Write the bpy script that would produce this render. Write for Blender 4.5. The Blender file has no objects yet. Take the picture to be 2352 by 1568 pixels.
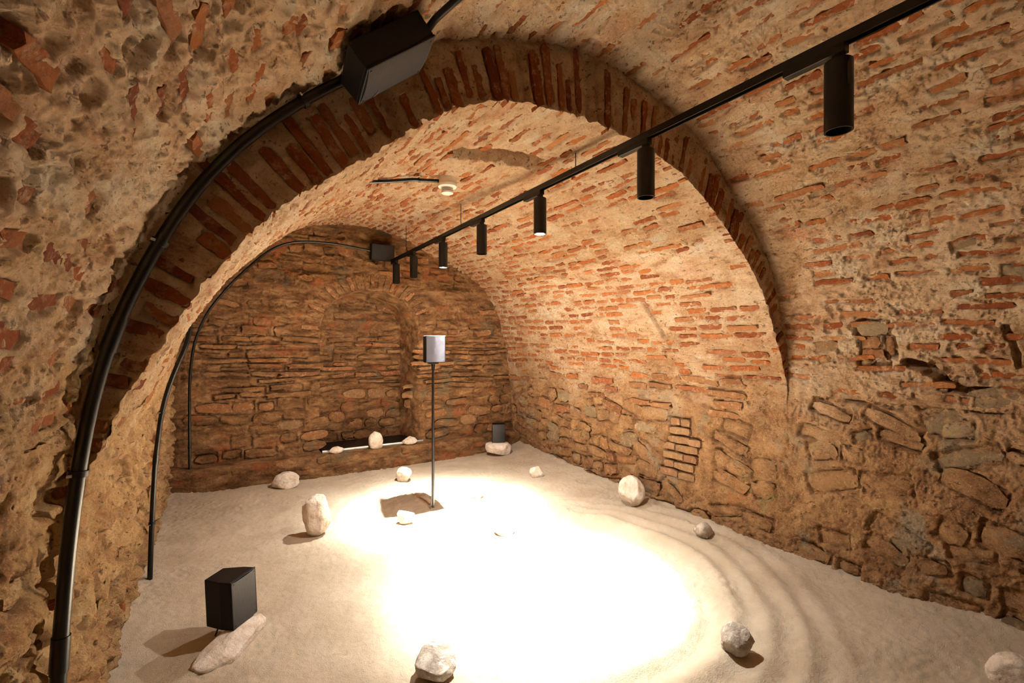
import bpy, math, random
import numpy as np
from mathutils import Matrix, Vector

random.seed(11)
rng = np.random.default_rng(11)
SC = bpy.context.scene
COL = SC.collection

# ------------------------------------------------------------------ camera, world, lights, exposure
CAM_H = 1.55
YAW = math.atan(652 / 1080)
cam_data = bpy.data.cameras.new('camera')
cam_data.lens = 36 * 1080 / 2352
cam_data.sensor_width = 36
cam_data.clip_start = 0.02
cam = bpy.data.objects.new('camera', cam_data)
cam.location = (0, 0, CAM_H)
cam.rotation_euler = (math.pi / 2, 0, -YAW)
COL.objects.link(cam)
SC.camera = cam

world = bpy.data.worlds.new('world')
SC.world = world
world.use_nodes = True
world.node_tree.nodes['Background'].inputs[0].default_value = (1.0, 0.8, 0.6, 1)
world.node_tree.nodes['Background'].inputs[1].default_value = 0.0

LAMP_W = 245.0           # a lit track lamp; its beam shape is given by LAMP_BEAM
LAMP_COLOR = (1.0, 0.95, 0.875)
LAMP_BEAM = [math.exp(-0.5 * (a / 8.4) ** 2) + 0.028 * math.exp(-0.5 * (a / 17.5) ** 2) + 0.0058 * math.exp(-0.5 * (a / 62.0) ** 2) for a in range(0, 91, 3)]   # relative intensity every 3 degrees off the axis
SC.view_settings.view_transform = 'Standard'
SC.view_settings.look = 'None'
SC.view_settings.exposure = 0.2
SC.view_settings.gamma = 1.0
SC.view_settings.use_curve_mapping = False
try:
    SC.cycles.max_bounces = 10
    SC.cycles.diffuse_bounces = 8
    SC.cycles.sample_clamp_indirect = 12.0
except Exception:
    pass

# ------------------------------------------------------------------ numpy noise
_perm = rng.permutation(256).astype(np.int32)
PERM = np.concatenate([_perm, _perm, _perm])
_g = rng.normal(size=(256, 3)).astype(np.float32)
GRAD = _g / np.linalg.norm(_g, axis=1, keepdims=True)
RND = rng.random((256, 4)).astype(np.float32)


def perlin(p):
    p = np.asarray(p, dtype=np.float32)
    fl = np.floor(p)
    f = p - fl
    i = fl.astype(np.int32) & 255
    u = f * f * f * (f * (f * 6 - 15) + 10)
    out = 0
    for dx in (0, 1):
        wx = u[:, 0] if dx else 1 - u[:, 0]
        px = PERM[(i[:, 0] + dx) & 255]
        for dy in (0, 1):
            wy = u[:, 1] if dy else 1 - u[:, 1]
            py = PERM[px + ((i[:, 1] + dy) & 255)]
            for dz in (0, 1):
                wz = u[:, 2] if dz else 1 - u[:, 2]
                g = GRAD[PERM[py + ((i[:, 2] + dz) & 255)]]
                d = g[:, 0] * (f[:, 0] - dx) + g[:, 1] * (f[:, 1] - dy) + g[:, 2] * (f[:, 2] - dz)
                out = out + wx * wy * wz * d
    return out * 1.6


def fbm(p, octaves=3, gain=0.5):
    p = np.asarray(p, dtype=np.float32)
    a, s, tot = 1.0, 0.0, 0.0
    for k in range(octaves):
        s = s + a * perlin(p + 17.3 * k)
        tot += a
        a *= gain
        p = p * 2.03
    return s / tot


def worley(u, v):
    """distance to the nearest scattered point, cell size 1"""
    iu, iv = np.floor(u), np.floor(v)
    best = np.full(u.shape, 9.0, dtype=np.float32)
    for a in (-1, 0, 1):
        for b in (-1, 0, 1):
            cu, cv = iu + a, iv + b
            h = PERM[(PERM[cu.astype(np.int64) & 255] + (cv.astype(np.int64) & 255))]
            d = np.hypot(cu + RND[h, 0] - u, cv + RND[h, 1] - v)
            best = np.minimum(best, d)
    return best


def sstep(a, b, x):
    t = np.clip((x - a) / (b - a), 0, 1)
    return t * t * (3 - 2 * t)


# ------------------------------------------------------------------ object helpers
def tag(o, label=None, cat=None, group=None, kind=None):
    if label:
        o['label'] = label
    if cat:
        o['category'] = cat
    if group:
        o['group'] = group
    if kind:
        o['kind'] = kind
    return o


def empty(name, loc=(0, 0, 0)):
    o = bpy.data.objects.new(name, None)
    o.empty_display_size = 0.05
    o.location = loc
    COL.objects.link(o)
    return o


def link(name, me, mat=None, parent=None, mw=None):
    o = bpy.data.objects.new(name, me)
    COL.objects.link(o)
    if mat is not None and len(me.materials) == 0:
        me.materials.append(mat)
    if parent is not None:
        o.parent = parent
        o.matrix_parent_inverse = Matrix.Translation(parent.location).inverted()
    if mw is not None:
        o.matrix_world = mw
        if parent is not None:
            o.matrix_basis = mw
    return o


def mesh_np(name, verts, quads=None, tris=None, smooth=True):
    me = bpy.data.meshes.new(name)
    verts = np.asarray(verts, dtype=np.float32)
    me.vertices.add(len(verts))
    me.vertices.foreach_set('co', verts.ravel())
    loops, starts, tot = [], [], 0
    if quads is not None and len(quads):
        q = np.asarray(quads, dtype=np.int32)
        loops.append(q.ravel())
        starts.append(np.arange(len(q), dtype=np.int32) * 4)
        tot = q.size
    if tris is not None and len(tris):
        t = np.asarray(tris, dtype=np.int32)
        loops.append(t.ravel())
        starts.append(tot + np.arange(len(t), dtype=np.int32) * 3)
        tot += t.size
    me.loops.add(tot)
    me.loops.foreach_set('vertex_index', np.concatenate(loops))
    st = np.concatenate(starts)
    me.polygons.add(len(st))
    me.polygons.foreach_set('loop_start', st)
    me.update(calc_edges=True)
    me.polygons.foreach_set('use_smooth', np.full(len(st), smooth, dtype=bool))
    me.validate()
    return me


def grid_quads(n, m):
    i = np.arange(n - 1)[:, None] * m + np.arange(m - 1)[None, :]
    return np.stack([i, i + 1, i + m + 1, i + m], axis=-1).reshape(-1, 4)


class MB:
    """collects simple shapes into one mesh"""
    def __init__(self):
        self.v, self.f = [], []

    def add(self, verts, faces):
        k = len(self.v)
        self.v += [tuple(p) for p in verts]
        self.f += [tuple(i + k for i in f) for f in faces]
        return self

    def box(self, lo, hi, bevel=0.0):
        (x0, y0, z0), (x1, y1, z1) = lo, hi
        v = [(x, y, z) for z in (z0, z1) for y in (y0, y1) for x in (x0, x1)]
        return self.add(v, [(0, 2, 3, 1), (4, 5, 7, 6), (0, 1, 5, 4), (2, 6, 7, 3), (0, 4, 6, 2), (1, 3, 7, 5)])

    def lathe(self, prof, center=(0, 0, 0), n=28, axis='Z'):
        """prof: list of (r, z); open profile, poles where r = 0"""
        k = len(prof)
        vs = []
        for (r, z) in prof:
            for j in range(n):
                a = 2 * math.pi * j / n
                p = (r * math.cos(a), r * math.sin(a), z)
                if axis == 'Y':
                    p = (p[0], p[2], p[1])
                vs.append((p[0] + center[0], p[1] + center[1], p[2] + center[2]))
        fs = []
        for i in range(k - 1):
            for j in range(n):
                a, b = i * n + j, i * n + (j + 1) % n
                fs.append((a, b, b + n, a + n))
        return self.add(vs, fs)

    def tube(self, path, r, n=10, caps=True):
        P = [Vector(p) for p in path]
        vs, fs = [], []
        ref = Vector((0.3, 0.5, 0.8)).normalized()
        up = None
        for i, p in enumerate(P):
            t = (P[min(i + 1, len(P) - 1)] - P[max(i - 1, 0)]).normalized()
            if up is None:
                up = (ref - t * ref.dot(t)).normalized()
            else:
                up = (up - t * up.dot(t)).normalized()
            s = t.cross(up)
            for j in range(n):
                a = 2 * math.pi * j / n
                vs.append(p + (up * math.cos(a) + s * math.sin(a)) * r)
        for i in range(len(P) - 1):
            for j in range(n):
                a, b = i * n + j, i * n + (j + 1) % n
                fs.append((a, b, b + n, a + n))
        if caps:
            fs.append(tuple(range(n))[::-1])
            fs.append(tuple(range((len(P) - 1) * n, len(P) * n)))
        return self.add(vs, fs)

    def build(self, name, mat, parent=None, mw=None, smooth=False, bevel=0.0):
        me = bpy.data.meshes.new(name)
        me.from_pydata(self.v, [], self.f)
        me.update()
        if smooth:
            me.polygons.foreach_set('use_smooth', np.full(len(me.polygons), True))
            me.set_sharp_from_angle(angle=math.radians(40))
        o = link(name, me, mat, parent, mw)
        if bevel:
            b = o.modifiers.new('bevel', 'BEVEL')
            b.width = bevel
            b.segments = 2
            b.limit_method = 'ANGLE'
        return o


# ------------------------------------------------------------------ materials
def srgb(r, g, b):
    f = lambda c: (c / 255 / 12.92) if c / 255 <= 0.04045 else ((c / 255 + 0.055) / 1.055) ** 2.4
    return (f(r), f(g), f(b), 1)


class NT:
    def __init__(self, name):
        self.m = bpy.data.materials.new(name)
        self.m.use_nodes = True
        self.t = self.m.node_tree
        self.b = self.t.nodes['Principled BSDF']
        self.b.inputs['Specular IOR Level'].default_value = 0.12

    def node(self, typ, **kw):
        n = self.t.nodes.new(typ)
        for k, v in kw.items():
            setattr(n, k, v)
        return n

    def con(self, a, b):
        self.t.links.new(a, b)

    def coord(self, kind='Object'):
        return self.node('ShaderNodeTexCoord').outputs[kind]

    def geo_pos(self):
        return self.node('ShaderNodeNewGeometry').outputs['Position']

    def mapping(self, src, scale=(1, 1, 1), loc=(0, 0, 0)):
        n = self.node('ShaderNodeMapping')
        n.inputs['Scale'].default_value = scale
        n.inputs['Location'].default_value = loc
        self.con(src, n.inputs['Vector'])
        return n.outputs[0]

    def noise(self, src, scale, detail=4, rough=0.55, dist=0.0):
        n = self.node('ShaderNodeTexNoise')
        n.inputs['Scale'].default_value = scale
        n.inputs['Detail'].default_value = detail
        n.inputs['Roughness'].default_value = rough
        n.inputs['Distortion'].default_value = dist
        self.con(src, n.inputs['Vector'])
        return n.outputs['Fac']

    def voro(self, src, scale, feature='F1'):
        n = self.node('ShaderNodeTexVoronoi', feature=feature)
        n.inputs['Scale'].default_value = scale
        self.con(src, n.inputs['Vector'])
        return n.outputs['Distance']

    def ramp(self, fac, stops):
        n = self.node('ShaderNodeValToRGB')
        e = n.color_ramp.elements
        while len(e) < len(stops):
            e.new(0.5)
        for el, (pos, c) in zip(e, stops):
            el.position = pos
            el.color = c if len(c) == 4 else (*c, 1)
        self.con(fac, n.inputs[0])
        return n.outputs[0]

    def step(self, fac, a, b):
        n = self.node('ShaderNodeMapRange', interpolation_type='SMOOTHSTEP')
        n.inputs['From Min'].default_value = a
        n.inputs['From Max'].default_value = b
        self.con(fac, n.inputs['Value'])
        return n.outputs[0]

    def math(self, op, a, b):
        n = self.node('ShaderNodeMath', operation=op)
        for k, x in enumerate((a, b)):
            if isinstance(x, (int, float)):
                n.inputs[k].default_value = x
            else:
                self.con(x, n.inputs[k])
        return n.outputs[0]

    def mix(self, fac, a, b):
        n = self.node('ShaderNodeMix', data_type='RGBA')
        for key, x in (('Factor', fac), ('A', a), ('B', b)):
            sock = [s for s in n.inputs if s.name == key and (s.type == ('VALUE' if key == 'Factor' else 'RGBA'))][0]
            if isinstance(x, (int, float, tuple)):
                sock.default_value = x
            else:
                self.con(x, sock)
        return [s for s in n.outputs if s.type == 'RGBA'][0]

    def bump(self, hgt, dist, strength=1.0, prev=None):
        n = self.node('ShaderNodeBump')
        n.inputs['Distance'].default_value = dist
        n.inputs['Strength'].default_value = strength
        self.con(hgt, n.inputs['Height'])
        if prev is not None:
            self.con(prev, n.inputs['Normal'])
        return n.outputs[0]

    def done(self, color, normal=None, rough=0.92):
        if isinstance(color, tuple):
            self.b.inputs['Base Color'].default_value = color
        else:
            self.con(color, self.b.inputs['Base Color'])
        if normal is not None:
            self.con(normal, self.b.inputs['Normal'])
        if isinstance(rough, float):
            self.b.inputs['Roughness'].default_value = rough
        else:
            self.con(rough, self.b.inputs['Roughness'])
        return self.m


def mat_masonry():
    n = NT('lime_mortar_masonry')
    P = n.geo_pos()
    sep = n.node('ShaderNodeSeparateXYZ')
    n.con(P, sep.inputs[0])
    streak = n.mapping(P, (1.0, 0.45, 1.0))
    big = n.noise(P, 1.6, 3, 0.5)
    mid = n.noise(streak, 9, 6, 0.65, 0.6)
    fine = n.noise(P, 55, 6, 0.7)
    col = n.ramp(mid, [(0.28, srgb(158, 116, 82)), (0.42, srgb(218, 178, 138)), (0.54, srgb(238, 206, 168)), (0.70, srgb(250, 232, 204))])
    # pale lime bloom and brick dust, each in patches
    bloom = n.step(n.noise(n.mapping(P, (1, .6, 1), (3, 1, 7)), 4.5, 5, 0.6), 0.58, 0.70)
    col = n.mix(n.math('MULTIPLY', bloom, 0.75), col, srgb(244, 230, 206))
    dust = n.step(n.noise(n.mapping(P, (1, .35, 1), (9, 4, 2)), 7, 5, 0.65), 0.55, 0.68)
    col = n.mix(n.math('MULTIPLY', dust, 0.6), col, srgb(208, 146, 108))
    # earthy, damp masonry low on the right-hand side and in the far end
    wob = n.math('MULTIPLY', n.math('SUBTRACT', n.noise(P, 2.3, 5, 0.6), 0.5), 1.5)
    zz = n.math('ADD', sep.outputs['Z'], wob)
    low = n.math('SUBTRACT', 1.0, n.step(zz, 0.75, 1.75))
    right = n.step(sep.outputs['X'], 2.2, 3.0)
    lowr = n.math('MULTIPLY', low, right)
    earth = n.ramp(n.noise(P, 7, 8, 0.72, 0.4), [(0.3, srgb(116, 80, 50)), (0.44, srgb(160, 118, 80)), (0.58, srgb(190, 148, 104)), (0.74, srgb(212, 174, 130))])
    patch = n.step(n.noise(n.mapping(P, (1, 1, 1), (5, 5, 1)), 3.2, 5, 0.6), 0.56, 0.66)
    earth = n.mix(n.math('MULTIPLY', patch, 0.7), earth, srgb(166, 154, 132))
    moss = n.step(n.noise(n.mapping(P, (1, 1, 1), (1, 8, 3)), 5, 6, 0.65), 0.60, 0.70)
    earth = n.mix(n.math('MULTIPLY', moss, 0.65), earth, srgb(160, 148, 98))
    rust = n.step(n.noise(n.mapping(P, (1, 1, 1), (7, 2, 9)), 4, 5, 0.6), 0.60, 0.70)
    earth = n.mix(n.math('MULTIPLY', rust, 0.6), earth, srgb(190, 126, 78))
    col = n.mix(lowr, col, earth)
    # ochre, lichen-tinted lower left
    left = n.math('SUBTRACT', 1.0, n.step(sep.outputs['X'], -0.3, 0.1))
    lowl = n.math('MULTIPLY', n.math('SUBTRACT', 1.0, n.step(zz, 1.1, 1.9)), left)
    ochre = n.ramp(n.noise(P, 8, 6, 0.65, 0.5), [(0.3, srgb(150, 104, 62)), (0.46, srgb(202, 156, 104)), (0.6, srgb(220, 182, 124)), (0.74, srgb(234, 204, 160))])
    col = n.mix(n.math('MULTIPLY', lowl, 0.85), col, ochre)
    # loose dark grains, open pores and fine mottling
    pore = n.math('MULTIPLY', n.step(n.noise(n.mapping(P, (1, .5, 1), (2, 6, 8)), 46, 4, 0.6, 0.4), 0.57, 0.66), n.step(n.noise(n.mapping(P, (1, .5, 1), (6, 1, 4)), 13, 5, 0.7), 0.41, 0.54))
    col = n.mix(n.math('MULTIPLY', pore, 0.8), col, srgb(104, 66, 40))
    col = n.mix(n.math('MULTIPLY', n.step(fine, 0.58, 0.72), 0.45), col, srgb(240, 215, 180))
    col = n.mix(n.math('MULTIPLY', n.step(n.noise(P, 62, 6, 0.8), 0.56, 0.66), 0.6), col, srgb(112, 74, 48))
    grit = n.noise(P, 120, 5, 0.8)
    col = n.mix(n.math('MULTIPLY', n.step(grit, 0.55, 0.70), 0.5), col, srgb(132, 92, 62))
    col = n.mix(n.math('MULTIPLY', n.step(grit, 0.46, 0.32), 0.5), col, srgb(246, 226, 196))
    h = n.math('ADD', n.noise(P, 36, 8, 0.72), n.math('MULTIPLY', n.step(n.noise(n.mapping(P, (1, .6, 1), (2, 6, 8)), 46, 4, 0.6, 0.4), 0.66, 0.55), 0.16))
    nor = n.bump(n.noise(P, 150, 6, 0.78), 0.009, 1.0, n.bump(h, 0.040, 1.0))
    return n.done(col, nor, 0.95)


def mat_back():
    n = NT('damp_rubble_masonry')
    P = n.geo_pos()
    st = n.mapping(P, (0.5, 1, 1.3))
    col = n.ramp(n.noise(st, 9, 7, 0.68, 0.5), [(0.28, srgb(76, 52, 34)), (0.44, srgb(120, 87, 57)), (0.57, srgb(152, 115, 79)), (0.72, srgb(184, 146, 104))])
    red = n.step(n.noise(n.mapping(P, (.6, 1, 1), (2, 2, 5)), 6, 5, 0.6), 0.56, 0.66)
    col = n.mix(n.math('MULTIPLY', red, 0.6), col, srgb(164, 98, 62))
    grey = n.step(n.noise(n.mapping(P, (1, 1, 1), (4, 7, 5)), 2.6, 5, 0.6), 0.58, 0.68)
    col = n.mix(n.math('MULTIPLY', grey, 0.7), col, srgb(116, 104, 82))
    col = n.mix(n.math('MULTIPLY', n.step(n.noise(P, 36, 5, 0.75), 0.58, 0.68), 0.5), col, srgb(72, 46, 30))
    nor = n.bump(n.noise(P, 34, 8, 0.72), 0.034, 0.95)
    return n.done(col, nor, 0.95)


def mat_brick(name, stops):
    n = NT(name)
    P = n.geo_pos()
    rnd = n.node('ShaderNodeObjectInfo').outputs['Random']
    wn = n.node('ShaderNodeTexWhiteNoise', noise_dimensions='3D')
    isl = n.node('ShaderNodeNewGeometry').outputs['Random Per Island']
    r = n.math('FRACT', n.math('ADD', n.math('MULTIPLY', rnd, 7.31), isl), 0)
    col = n.ramp(r, stops)
    col = n.mix(n.math('MULTIPLY', n.step(n.noise(P, 24, 7, 0.75), 0.50, 0.66), 0.75), col, srgb(212, 172, 132))
    col = n.mix(n.math('MULTIPLY', n.step(n.noise(n.mapping(P, (1, 1, 1), (4, 4, 4)), 30, 6, 0.7), 0.55, 0.7), 0.5), col, srgb(92, 48, 30))
    gr = n.noise(P, 130, 5, 0.8)
    col = n.mix(n.math('MULTIPLY', n.step(gr, 0.56, 0.70), 0.5), col, srgb(84, 46, 28))
    nor = n.bump(n.noise(P, 60, 8, 0.76), 0.026, 1.0, n.bump(n.noise(P, 18, 4, 0.6), 0.03, 0.7))
    return n.done(col, nor, 0.93)


def mat_sand():
    n = NT('coarse_white_sand')
    P = n.geo_pos()
    a = n.noise(P, 3.0, 4, 0.6)
    col = n.ramp(a, [(0.35, srgb(186, 171, 148)), (0.6, srgb(202, 188, 166))])
    dirt = n.step(n.noise(n.mapping(P, (1, 1, 1), (3, 9, 1)), 9, 9, 0.78), 0.57, 0.70)
    col = n.mix(n.math('MULTIPLY', dirt, 0.5), col, srgb(150, 120, 90))
    sp = n.step(n.noise(P, 150, 3, 0.6), 0.66, 0.74)
    col = n.mix(n.math('MULTIPLY', sp, 0.5), col, srgb(128, 102, 78))
    h = n.math('ADD', n.noise(P, 190, 4, 0.7), n.math('MULTIPLY', n.noise(P, 40, 5, 0.65), 1.2))
    return n.done(col, n.bump(h, 0.012, 0.75), 0.9)


def mat_rock(name, c0, c1, c2, vein=0.0):
    n = NT(name)
    P = n.coord()
    rnd = n.node('ShaderNodeObjectInfo').outputs['Random']
    a = n.noise(P, 14, 6, 0.65, 0.5)
    col = n.ramp(a, [(0.3, c0), (0.5, c1), (0.68, c2)])
    if vein:
        v = n.step(n.noise(n.mapping(P, (1, 3, 1)), 9, 6, 0.6, 1.5), 0.56, 0.62)
        col = n.mix(n.math('MULTIPLY', v, vein), col, srgb(232, 224, 214))
    h = n.noise(P, 40, 7, 0.7)
    return n.done(col, n.bump(h, 0.02, 0.8), 0.85)


def mat_plain(name, c, rough=0.5, spec=0.4, metal=0.0, bump_scale=0):
    n = NT(name)
    n.b.inputs['Specular IOR Level'].default_value = spec
    n.b.inputs['Metallic'].default_value = metal
    nz = n.noise(n.coord(), 40, 4, 0.6)
    col = n.mix(n.math('MULTIPLY', n.step(nz, 0.45, 0.8), 0.25), c, tuple(min(1, x * 1.8 + 0.004) for x in c[:3]) + (1,))
    nor = n.bump(n.noise(n.coord(), bump_scale, 3, 0.6), 0.001, 0.5) if bump_scale else None
    return n.done(col, nor, rough)


def mat_grille(name, dark, light, pitch):
    """perforated sheet: round holes on a square lattice in the panel's own x-z plane"""
    n = NT(name)
    n.b.inputs['Specular IOR Level'].default_value = 0.4
    n.b.inputs['Metallic'].default_value = 0.3
    sep = n.node('ShaderNodeSeparateXYZ')
    n.con(n.coord(), sep.inputs[0])
    def cell(o):
        return n.math('SUBTRACT', n.math('FRACT', n.math('DIVIDE', o, pitch), 0), 0.5)
    a, b = cell(sep.outputs['X']), cell(sep.outputs['Z'])
    d = n.math('SQRT', n.math('ADD', n.math('MULTIPLY', a, a), n.math('MULTIPLY', b, b)), 0)
    hole = n.math('SUBTRACT', 1.0, n.step(d, 0.27, 0.36))
    col = n.mix(hole, light, dark)
    return n.done(col, n.bump(n.math('SUBTRACT', 1.0, hole), 0.002, 0.8), 0.45)


def mat_emit(name, c, s):
    n = NT(name)
    n.b.inputs['Emission Color'].default_value = c
    n.b.inputs['Emission Strength'].default_value = s
    return n.done(c, None, 0.4)


M_WALL = mat_masonry()
M_BACK = mat_back()
M_BRICK = mat_brick('old_red_brick', [(0.0, srgb(138, 74, 44)), (0.25, srgb(172, 98, 54)), (0.5, srgb(188, 116, 64)), (0.7, srgb(158, 94, 64)), (0.85, srgb(198, 136, 86)), (1.0, srgb(146, 86, 52))])
M_BRICK_DULL = mat_brick('dull_brick', [(0.0, srgb(136, 94, 64)), (0.35, srgb(156, 112, 76)), (0.65, srgb(170, 124, 84)), (1.0, srgb(150, 98, 68))])
M_BRICK_TAN = mat_brick('yellow_infill_brick', [(0.0, srgb(166, 122, 90)), (0.35, srgb(182, 142, 108)), (0.65, srgb(166, 134, 98)), (1.0, srgb(160, 108, 80))])
M_STONE = mat_brick('rubble_stone', [(0.0, srgb(162, 122, 84)), (0.3, srgb(178, 138, 98)), (0.55, srgb(152, 122, 90)), (0.8, srgb(172, 120, 78)), (1.0, srgb(146, 112, 80))])
M_STONE_OCHRE = mat_brick('ochre_rubble_stone', [(0.0, srgb(196, 152, 98)), (0.35, srgb(206, 168, 112)), (0.7, srgb(182, 134, 82)), (1.0, srgb(190, 150, 108))])
M_STONE_GREY = mat_brick('grey_rubble_stone', [(0.0, srgb(154, 132, 104)), (0.5, srgb(168, 146, 116)), (1.0, srgb(144, 122, 92))])
M_SAND = mat_sand()
M_ROCK_W = mat_rock('pale_rock', srgb(196, 176, 154), srgb(228, 214, 198), srgb(242, 234, 224))
M_ROCK_G = mat_rock('grey_rock', srgb(128, 119, 108), srgb(178, 167, 153), srgb(210, 201, 188), 0.8)
M_BLACK = mat_plain('black_coated_metal', srgb(12, 11, 11), 0.42, 0.35)
M_CAB = mat_plain('black_cabinet_paint', srgb(11, 10, 10), 0.55, 0.25, 0, 300)
M_CONDUIT = mat_plain('black_conduit_plastic', srgb(9, 8, 8), 0.30, 0.40)
M_GRILLE = mat_grille('black_perforated_grille', srgb(8, 8, 9), srgb(62, 62, 66), 0.006)
M_GRILLE_GREY = mat_grille('grey_perforated_grille', srgb(40, 41, 48), srgb(112, 114, 128), 0.004)
M_LOGO = mat_plain('pale_logo_print', srgb(150, 146, 140), 0.4, 0.5)
M_ALU = mat_plain('brushed_aluminium', srgb(176, 178, 182), 0.35, 0.5, 0.9)
M_WHITE = mat_plain('white_plastic', srgb(226, 220, 210), 0.5, 0.4)
M_DARK_GLASS = mat_plain('dark_lens_glass', srgb(10, 10, 12), 0.1, 0.6)
M_LENS_ON = mat_emit('lit_lamp_lens', (1, 0.96, 0.9, 1), 8.0)
M_FLOOR = mat_plain('earth_floor', srgb(110, 84, 60), 0.95, 0.1)

# ------------------------------------------------------------------ cross-sections of the cellar (x, z), left foot -> crown -> right foot
Y_ARCH, Y_BACK, Y_FRONT = 1.74, 5.6, -2.2
OUTER = [[(-.45, -.1), (-.44, .3), (-.43, .62), (-.42, .82), (-.405, 1.05), (-.38, 1.28)],
         [(-.38, 1.28), (-.355, 1.45), (-.30, 1.65), (-.21, 1.86), (-.11, 2.06), (.06, 2.27), (.30, 2.48), (.68, 2.73), (.93, 2.83), (1.27, 2.915), (1.53, 2.935), (1.75, 2.905), (1.95, 2.85), (2.2, 2.76), (2.42, 2.62), (2.69, 2.39), (2.85, 2.23), (3.0, 2.05), (3.11, 1.83), (3.17, 1.63), (3.205, 1.45), (3.215, 1.24)],
         [(3.215, 1.24), (3.22, .9), (3.23, .4), (3.24, -.1)]]
INNER = [[(-.45, -.1), (-.43, .4), (-.405, .8), (-.36, 1.1), (-.30, 1.28)],
         [(-.30, 1.28), (-.24, 1.4), (-.13, 1.61), (-.05, 1.74), (.04, 1.88), (.13, 1.99), (.29, 2.12), (.46, 2.25), (.69, 2.43), (.84, 2.53), (1.0, 2.585), (1.2, 2.615), (1.4, 2.62), (1.6, 2.60), (1.85, 2.56), (2.1, 2.50), (2.3, 2.4), (2.5, 2.25), (2.7, 2.1), (2.86, 1.95), (2.97, 1.8), (3.04, 1.62), (3.12, 1.45), (3.195, 1.27), (3.21, 1.24)],
         [(3.21, 1.24), (3.22, .9), (3.23, .4), (3.24, -.1)]]
BACKP = [[(-.47, -.1), (-.465, .6), (-.455, 1.28)],
         [(-.455, 1.28), (-.39, 1.70), (-.23, 1.94), (-.02, 2.19), (.26, 2.5), (.62, 2.77), (.92, 2.87), (1.24, 2.9), (1.52, 2.89), (1.81, 2.81), (2.05, 2.7), (2.31, 2.57), (2.65, 2.44), (2.91, 2.27), (3.10, 2.03), (3.23, 1.7), (3.32, 1.24)],
         [(3.32, 1.24), (3.36, .9), (3.39, .45), (3.45, -.1)]]


def prof_fn(segs):
    dense = []
    for k, pts in enumerate(segs):
        p = np.array(pts, dtype=np.float64)
        d = np.concatenate([[0], np.cumsum(np.hypot(*np.diff(p, axis=0).T))])
        t = np.linspace(0, d[-1], 241)
        dense.append(np.stack([np.interp(t, d, p[:, 0]), np.interp(t, d, p[:, 1])], 1)[(1 if k else 0):])
    q = np.concatenate(dense)
    ker = np.exp(-0.5 * (np.arange(-12, 13) / 5.0) ** 2)
    ker /= ker.sum()
    pad = np.concatenate([2 * q[:1] - q[12:0:-1], q, 2 * q[-1:] - q[-2:-14:-1]])
    q = np.stack([np.convolve(pad[:, c], ker, 'valid') for c in (0, 1)], 1)
    vv = np.linspace(0, 3, len(q))
    return lambda v: np.stack([np.interp(v, vv, q[:, 0]), np.interp(v, vv, q[:, 1])], -1)


F_OUT, F_IN, F_BACK = prof_fn(OUTER), prof_fn(INNER), prof_fn(BACKP)


def base_near(v, y):
    q = F_OUT(v)
    return np.stack([q[..., 0], np.broadcast_to(y, q[..., 0].shape), q[..., 1]], -1)


def base_rear(v, y):
    t = np.clip((y - Y_ARCH) / (Y_BACK - Y_ARCH), 0, 1) ** 1.35
    a, b = F_IN(v), F_BACK(v)
    q = a + (b - a) * np.asarray(t)[..., None]
    return np.stack([q[..., 0], np.broadcast_to(y, q[..., 0].shape), q[..., 1]], -1)


# ------------------------------------------------------------------ masonry pieces
def brick_mesh(name, mat, seed, nx=4, ny=2, bulge=0.0, irregular=0.08):
    """unit piece: x, y in +-0.5, top face near z = 0, skirt down to z = -1; about 40 triangles"""
    r = np.random.default_rng(seed)
    X = np.linspace(-.5, .5, nx + 1)
    Y = np.linspace(-.5, .5, ny + 1)
    g = np.stack(np.meshgrid(X, Y, indexing='ij'), -1).reshape(-1, 2)
    if bulge:
        rad = np.maximum(np.abs(g[:, 0]), np.abs(g[:, 1])) * 2
        ang = np.arctan2(g[:, 1], g[:, 0])
        sq = np.maximum(np.abs(np.cos(ang)), np.abs(np.sin(ang)))
        rnd = 0.5 * rad[:, None] * np.stack([np.cos(ang), np.sin(ang)], 1)
        g = g * (1 - bulge) + rnd * bulge * 1.12
        z = -0.55 * rad ** 2.2 * bulge
    else:
        z = np.zeros(len(g))
    if not bulge:
        corner = (np.abs(g[:, 0]) > .49) & (np.abs(g[:, 1]) > .49)
        g[corner] *= np.stack([r.uniform(.86, 1.0, corner.sum()), r.uniform(.72, 1.0, corner.sum())], 1)
    g = g + r.uniform(-1, 1, g.shape) * np.array([irregular * .6, irregular])
    z = z + r.uniform(-.08, .06, len(g))
    top = np.column_stack([g, z])
    q = grid_quads(nx + 1, ny + 1)
    idx = np.arange((nx + 1) * (ny + 1)).reshape(nx + 1, ny + 1)
    ring = list(idx[:, 0]) + list(idx[-1, 1:]) + list(idx[-2::-1, -1]) + list(idx[0, -2:0:-1])
    low = top[ring].copy()
    low[:, :2] *= 1.02
    low[:, 2] = -1.0
    n0 = len(top)
    k = len(ring)
    sk = np.array([[ring[i], n0 + i, n0 + (i + 1) % k, ring[(i + 1) % k]] for i in range(k)])
    verts = np.concatenate([top, low])
    quads = np.concatenate([q, sk])
    me = mesh_np(name, verts, quads, smooth=bool(bulge))
    me.materials.append(mat)
    return me, verts, quads


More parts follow.
